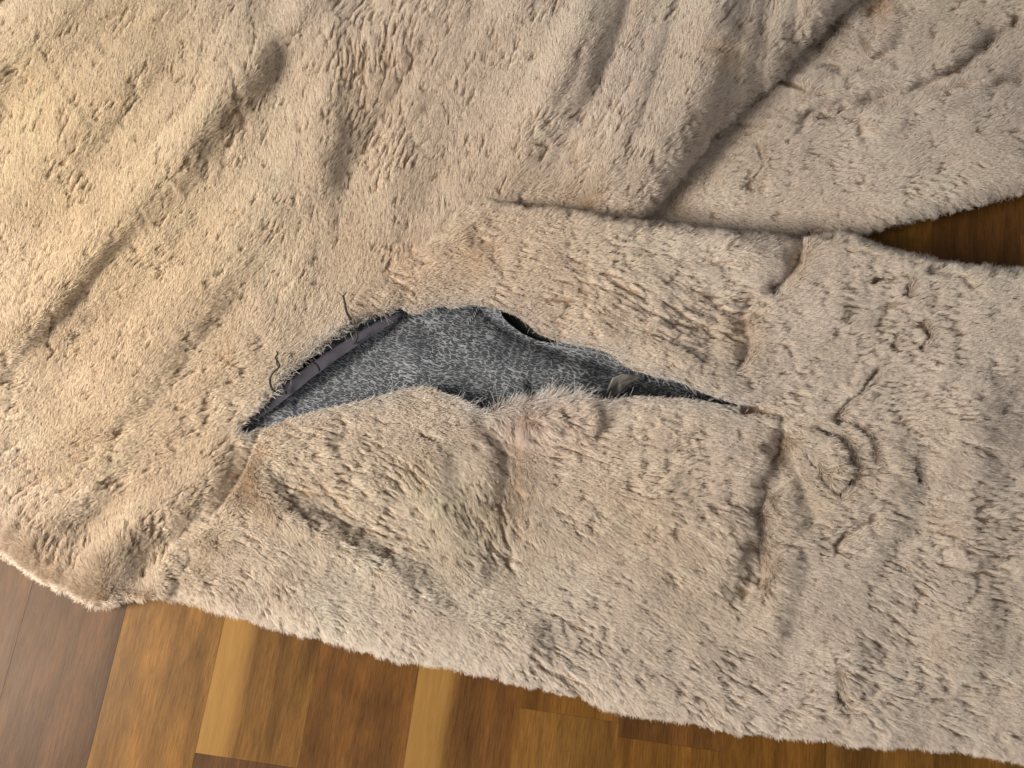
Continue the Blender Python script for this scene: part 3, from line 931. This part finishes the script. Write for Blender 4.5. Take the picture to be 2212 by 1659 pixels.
# ------------------------------------------------------------------ inside the tear
TEARIN = np.array(TEAR)
lsd = sd_tear + 48.0
gap = smooth_poly([(1074, 640), (1084, 680), (1108, 706), (1136, 724), (1175, 739), (1230, 742), (1300, 755), (1330, 765), (1360, 740), (1200, 670), (1100, 640)], 3)
gap2 = smooth_poly([(560, 868), (600, 850), (640, 820), (672, 795), (690, 770), (660, 740), (600, 790), (560, 840)], 3)
gap3 = smooth_poly([(1290, 862), (1320, 856), (1400, 862), (1480, 868), (1600, 900), (1400, 900)], 3)
lsd = np.minimum(lsd, -sdist(GU, GV, gap)); lsd = np.minimum(lsd, -sdist(GU, GV, gap2))
lz = 0.017 + 0.0025 * fbm(GU / 150.0, GV / 110.0 + 20, 3) + 0.004 * sstep(60, 0, seg_dist(GU, GV, [(900, 760), (1000, 745), (1130, 790), (1250, 800)])[0]) \
    - 0.005 * np.exp(-(seg_dist(GU, GV, [(1040, 668), (1110, 720), (1200, 757), (1320, 790)])[0] / 16.0) ** 2) \
    - 0.004 * np.exp(-(seg_dist(GU, GV, [(1390, 800), (1250, 830), (1150, 835), (1160, 870)])[0] / 13.0) ** 2) \
    - 0.004 * np.exp(-(seg_dist(GU, GV, [(850, 705), (760, 782), (640, 868)])[0] / 9.0) ** 2)
leather = dict(sd=lsd, Z=lz)
leather_o = layer_mesh(leather, LEATHER, coat, 'inner_leather')
leather_o['label'] = 'slate grey leather with pale crackle lines showing through the tear'
inner = dict(sd=sd_tear + 55.0, Z=np.full(GU.shape, 0.0075))
inner_o = layer_mesh(inner, INNER, coat, 'gap_shade_sheet')  # black sheet under the cut-outs, gives the gaps their shade by colour
inner_o['label'] = 'black sheet standing for the shade in the gaps beside the grey leather'


def ribbon(name, path, half, z, mat, parent, crown=0.003, cols=9, jag=0.0, folds_=0.0):
    p = smooth_poly(path, 8, closed=False); m = len(p)
    hw = np.interp(np.linspace(0, 1, m), np.linspace(0, 1, len(half)), half)
    zz_ = np.interp(np.linspace(0, 1, m), np.linspace(0, 1, len(z)), z)
    tan = np.gradient(p, axis=0); tan /= np.linalg.norm(tan, axis=1)[:, None]
    nn = np.stack([-tan[:, 1], tan[:, 0]], 1)
    s = np.linspace(-1, 1, cols)
    top, bot = [], []
    for k, sv in enumerate(s):
        e = hw * (1 + (jag * fbm(np.arange(m) / 2.5 + 40 * np.sign(sv), np.full(m, 3.3), 2) if abs(sv) == 1 else 0))
        q = p + nn * (sv * e)[:, None]
        zc = zz_ + crown * math.cos(sv * math.pi / 2) ** 0.8 if abs(sv) < 1 else zz_
        zc = zc + folds_ * fbm(q[:, 0] / 22.0, q[:, 1] / 22.0, 2)
        top.append(P(q[:, 0], q[:, 1], zc)); bot.append(P(q[:, 0], q[:, 1], zz_ - 0.0012 + (zc - zz_) * 0.6))
    V = np.concatenate([np.stack(top, 1).reshape(-1, 3), np.stack(bot, 1).reshape(-1, 3)])
    f = []
    o_ = m * cols
    for i in range(m - 1):
        for k in range(cols - 1):
            a, b_, c, d = i * cols + k, i * cols + k + 1, (i + 1) * cols + k + 1, (i + 1) * cols + k
            f.append((a, b_, c, d)); f.append((o_ + d, o_ + c, o_ + b_, o_ + a))
        for k in (0, cols - 1):
            a, d = i * cols + k, (i + 1) * cols + k
            f.append((a, d, o_ + d, o_ + a))
    for i in (0, m - 1):
        for k in range(cols - 1):
            f.append((i * cols + k, i * cols + k + 1, o_ + i * cols + k + 1, o_ + i * cols + k))
    return mesh_obj(name, V, f, mat, parent)


tape_path = [(514, 932), (545, 905), (585, 872), (630, 835), (680, 795), (735, 757), (790, 722), (835, 695), (868, 676)]
tape = ribbon('seam_tape', tape_path, [2, 7, 12, 13, 13, 12, 11, 9, 4], [0.019, 0.021, 0.023, 0.025, 0.026, 0.026, 0.026, 0.025, 0.024], TAPE, coat, 0.0008, 13, 0.06, 0.0004)
tape['label'] = 'purple grey folded seam tape along the torn armhole'
# pale stitches beside the tape and on the leather seams
sv_, sf_ = [], []


def stitch_line(pts, spacing, ln, side, z):
    p = smooth_poly(pts, 6, closed=False)
    L_ = np.r_[0, np.cumsum(np.hypot(*np.diff(p, axis=0).T))]
    for s in np.arange(0, L_[-1] - ln, spacing):
        q = []
        for t in (0, .5, 1):
            a = s + t * ln
            q.append((np.interp(a, L_, p[:, 0]) + side * (t - .5) * 2 + rng.normal(0, .6), np.interp(a, L_, p[:, 1]) + side * (t - .5) * 2 + rng.normal(0, .6)))
        q = np.array(q)
        zs = bil(lz, q[:, 0], q[:, 1]) + np.array([z - 0.0004, z, z - 0.0004])
        v_, f_ = tube(P(q[:, 0], q[:, 1], zs), 0.00028, 5)
        o_ = sum(len(x) for x in sv_)
        sv_.append(v_); sf_.extend([tuple(i + o_ for i in f) for f in f_])


stitch_line([(872, 690), (845, 716), (815, 742), (780, 770)], 7.0, 5.0, 1.2, 0.0006)
stitch_line([(858, 690), (830, 715), (800, 738)], 8.0, 5.5, -1.0, 0.0006)
stitch_line([(1034, 664), (1022, 684), (1008, 700)], 6.0, 5.0, 2.5, 0.0006)
stitch_line([(1190, 748), (1250, 756), (1310, 768), (1340, 788)], 6.0, 4.0, 1.5, 0.0006)
so = mesh_obj('stitching', np.concatenate(sv_), sf_, STITCH, tape)
so['kind'] = 'stuff'


FRAY = make_cloth('frayed_fibre', (0.26, 0.23, 0.22), (0.62, 0.56, 0.50), 400.0, 0.8)
fray_path = smooth_poly([(545, 892), (585, 850), (620, 812), (660, 778), (700, 742), (745, 708), (790, 690), (850, 672)], 8, closed=False)


def thread(pts, zs, r):
    p = smooth_poly(pts, 6, closed=False)
    z = np.interp(np.linspace(0, 1, len(p)), np.linspace(0, 1, len(zs)), zs)
    v_, f_ = tube(P(p[:, 0], p[:, 1], z), np.linspace(r, r * 0.7, len(p)), 6)
    return mesh_obj('loose_thread', v_, f_, THREAD, coat)


thread([(760, 700), (756, 688), (748, 672), (745, 655), (741, 638)], [.028, .034, .038, .040, .041], 0.0011)
thread([(741, 640), (734, 634), (730, 632)], [.041, .041, .040], 0.0004)
thread([(742, 640), (747, 633), (750, 630)], [.041, .041, .040], 0.0004)
thread([(600, 852), (588, 842), (583, 822), (588, 808), (597, 798), (604, 790), (599, 780), (595, 772), (600, 764), (597, 759)], [.026, .030, .036, .039, .040, .041, .041, .041, .041, .041], 0.0008)
thread([(598, 800), (601, 792), (597, 784), (600, 772)], [.040, .041, .042, .041], 0.0005)
thread([(690, 800), (684, 788), (674, 781), (667, 774)], [.030, .034, .037, .039], 0.0010)
thread([(618, 850), (612, 838), (610, 828)], [.028, .031, .034], 0.0010)
thread([(765, 742), (772, 728), (770, 715)], [.028, .033, .036], 0.0009)

def leaf(name, rim, zs, mid, zmid, mat, thick=0.0009, rings=5):
    """thin curled scrap: rings of points from its middle out to a ragged rim"""
    rim = np.asarray(rim, float); m = len(rim) * 4
    rz = np.interp(np.arange(m) / 4.0, np.arange(len(zs) + 1), list(zs) + [zs[0]])
    rr = np.array([rim[k // 4] * (1 - (k % 4) / 4) + rim[(k // 4 + 1) % len(rim)] * (k % 4) / 4 for k in range(m)])
    rr = rr + 1.3 * np.stack([fbm(np.arange(m) / 1.7, np.full(m, 4.2), 2), fbm(np.arange(m) / 1.7 + 30, np.full(m, 8.2), 2)], 1)
    top, bot = [], []
    for k in range(1, rings + 1):
        t = k / rings
        q = np.asarray(mid) * (1 - t) + rr * t
        z = zmid * (1 - t) + rz * t + 0.0009 * fbm(q[:, 0] / 14.0, q[:, 1] / 14.0, 2)
        top.append(P(q[:, 0], q[:, 1], z)); bot.append(P(q[:, 0], q[:, 1], z - thick))
    c = P(np.array([mid[0]]), np.array([mid[1]]), np.array([zmid]))
    V = np.concatenate(top + [c] + bot + [c - np.array([0, 0, thick])]); n_ = m * rings + 1
    f = []
    for o_ in (0, n_):
        for k in range(rings - 1):
            for a in range(m):
                b_ = (a + 1) % m
                f.append((o_ + k * m + a, o_ + k * m + b_, o_ + (k + 1) * m + b_, o_ + (k + 1) * m + a))
        f += [(o_ + m * rings, o_ + (a + 1) % m, o_ + a) for a in range(m)]
    e = (rings - 1) * m
    f += [(e + a, e + (a + 1) % m, n_ + e + (a + 1) % m, n_ + e + a) for a in range(m)]
    return mesh_obj(name, V, f, mat, coat)


fl = leaf('leather_flap', [(1309, 869), (1313, 842), (1322, 816), (1346, 807), (1372, 810), (1390, 812), (1366, 828), (1344, 845), (1324, 858)],
          [0.021, 0.031, 0.034, 0.033, 0.028, 0.024, 0.025, 0.025, 0.022], (1336, 828), 0.029, SUEDE)
fl['label'] = 'small pale suede flap standing up in the tear'
fb = ribbon('hide_fold', [(1008, 880), (1030, 888), (1056, 888)], [7, 11, 5], [0.026, 0.027, 0.026], BROWN, coat, 0.002, 7, 0.2, 0.0015)
fb['label'] = 'bare brown fold of hide at the lower lip of the tear'

# frayed fibres along the ripped edge beside the tape
vs_, fs_ = [], []
for k in range(170):
    t = rng.random() ** 0.8
    i = int(t * (len(fray_path) - 1))
    p0 = fray_path[i] + rng.normal(0, 3.0, 2)
    a = rng.uniform(-2.6, 0.6)
    ln = rng.uniform(7, 24)
    q = [p0 + np.array([math.cos(a + 0.6 * w_ * rng.normal()), math.sin(a + 0.6 * w_ * rng.normal())]) * ln * w_ for w_ in (0, .33, .66, 1)]
    q = np.array(q)
    v_, f_ = tube(P(q[:, 0], q[:, 1], np.array([.024, .029, .033, .035]) + rng.normal(0, .0015)), np.array([1, .9, .7, .4]) * rng.uniform(.00015, .00036), 4)
    o_ = sum(len(x) for x in vs_)
    vs_.append(v_); fs_.extend([tuple(i_ + o_ for i_ in f) for f in f_])
fr_o = mesh_obj('frayed_fibres', np.concatenate(vs_), fs_, FRAY, coat)
fr_o['kind'] = 'stuff'
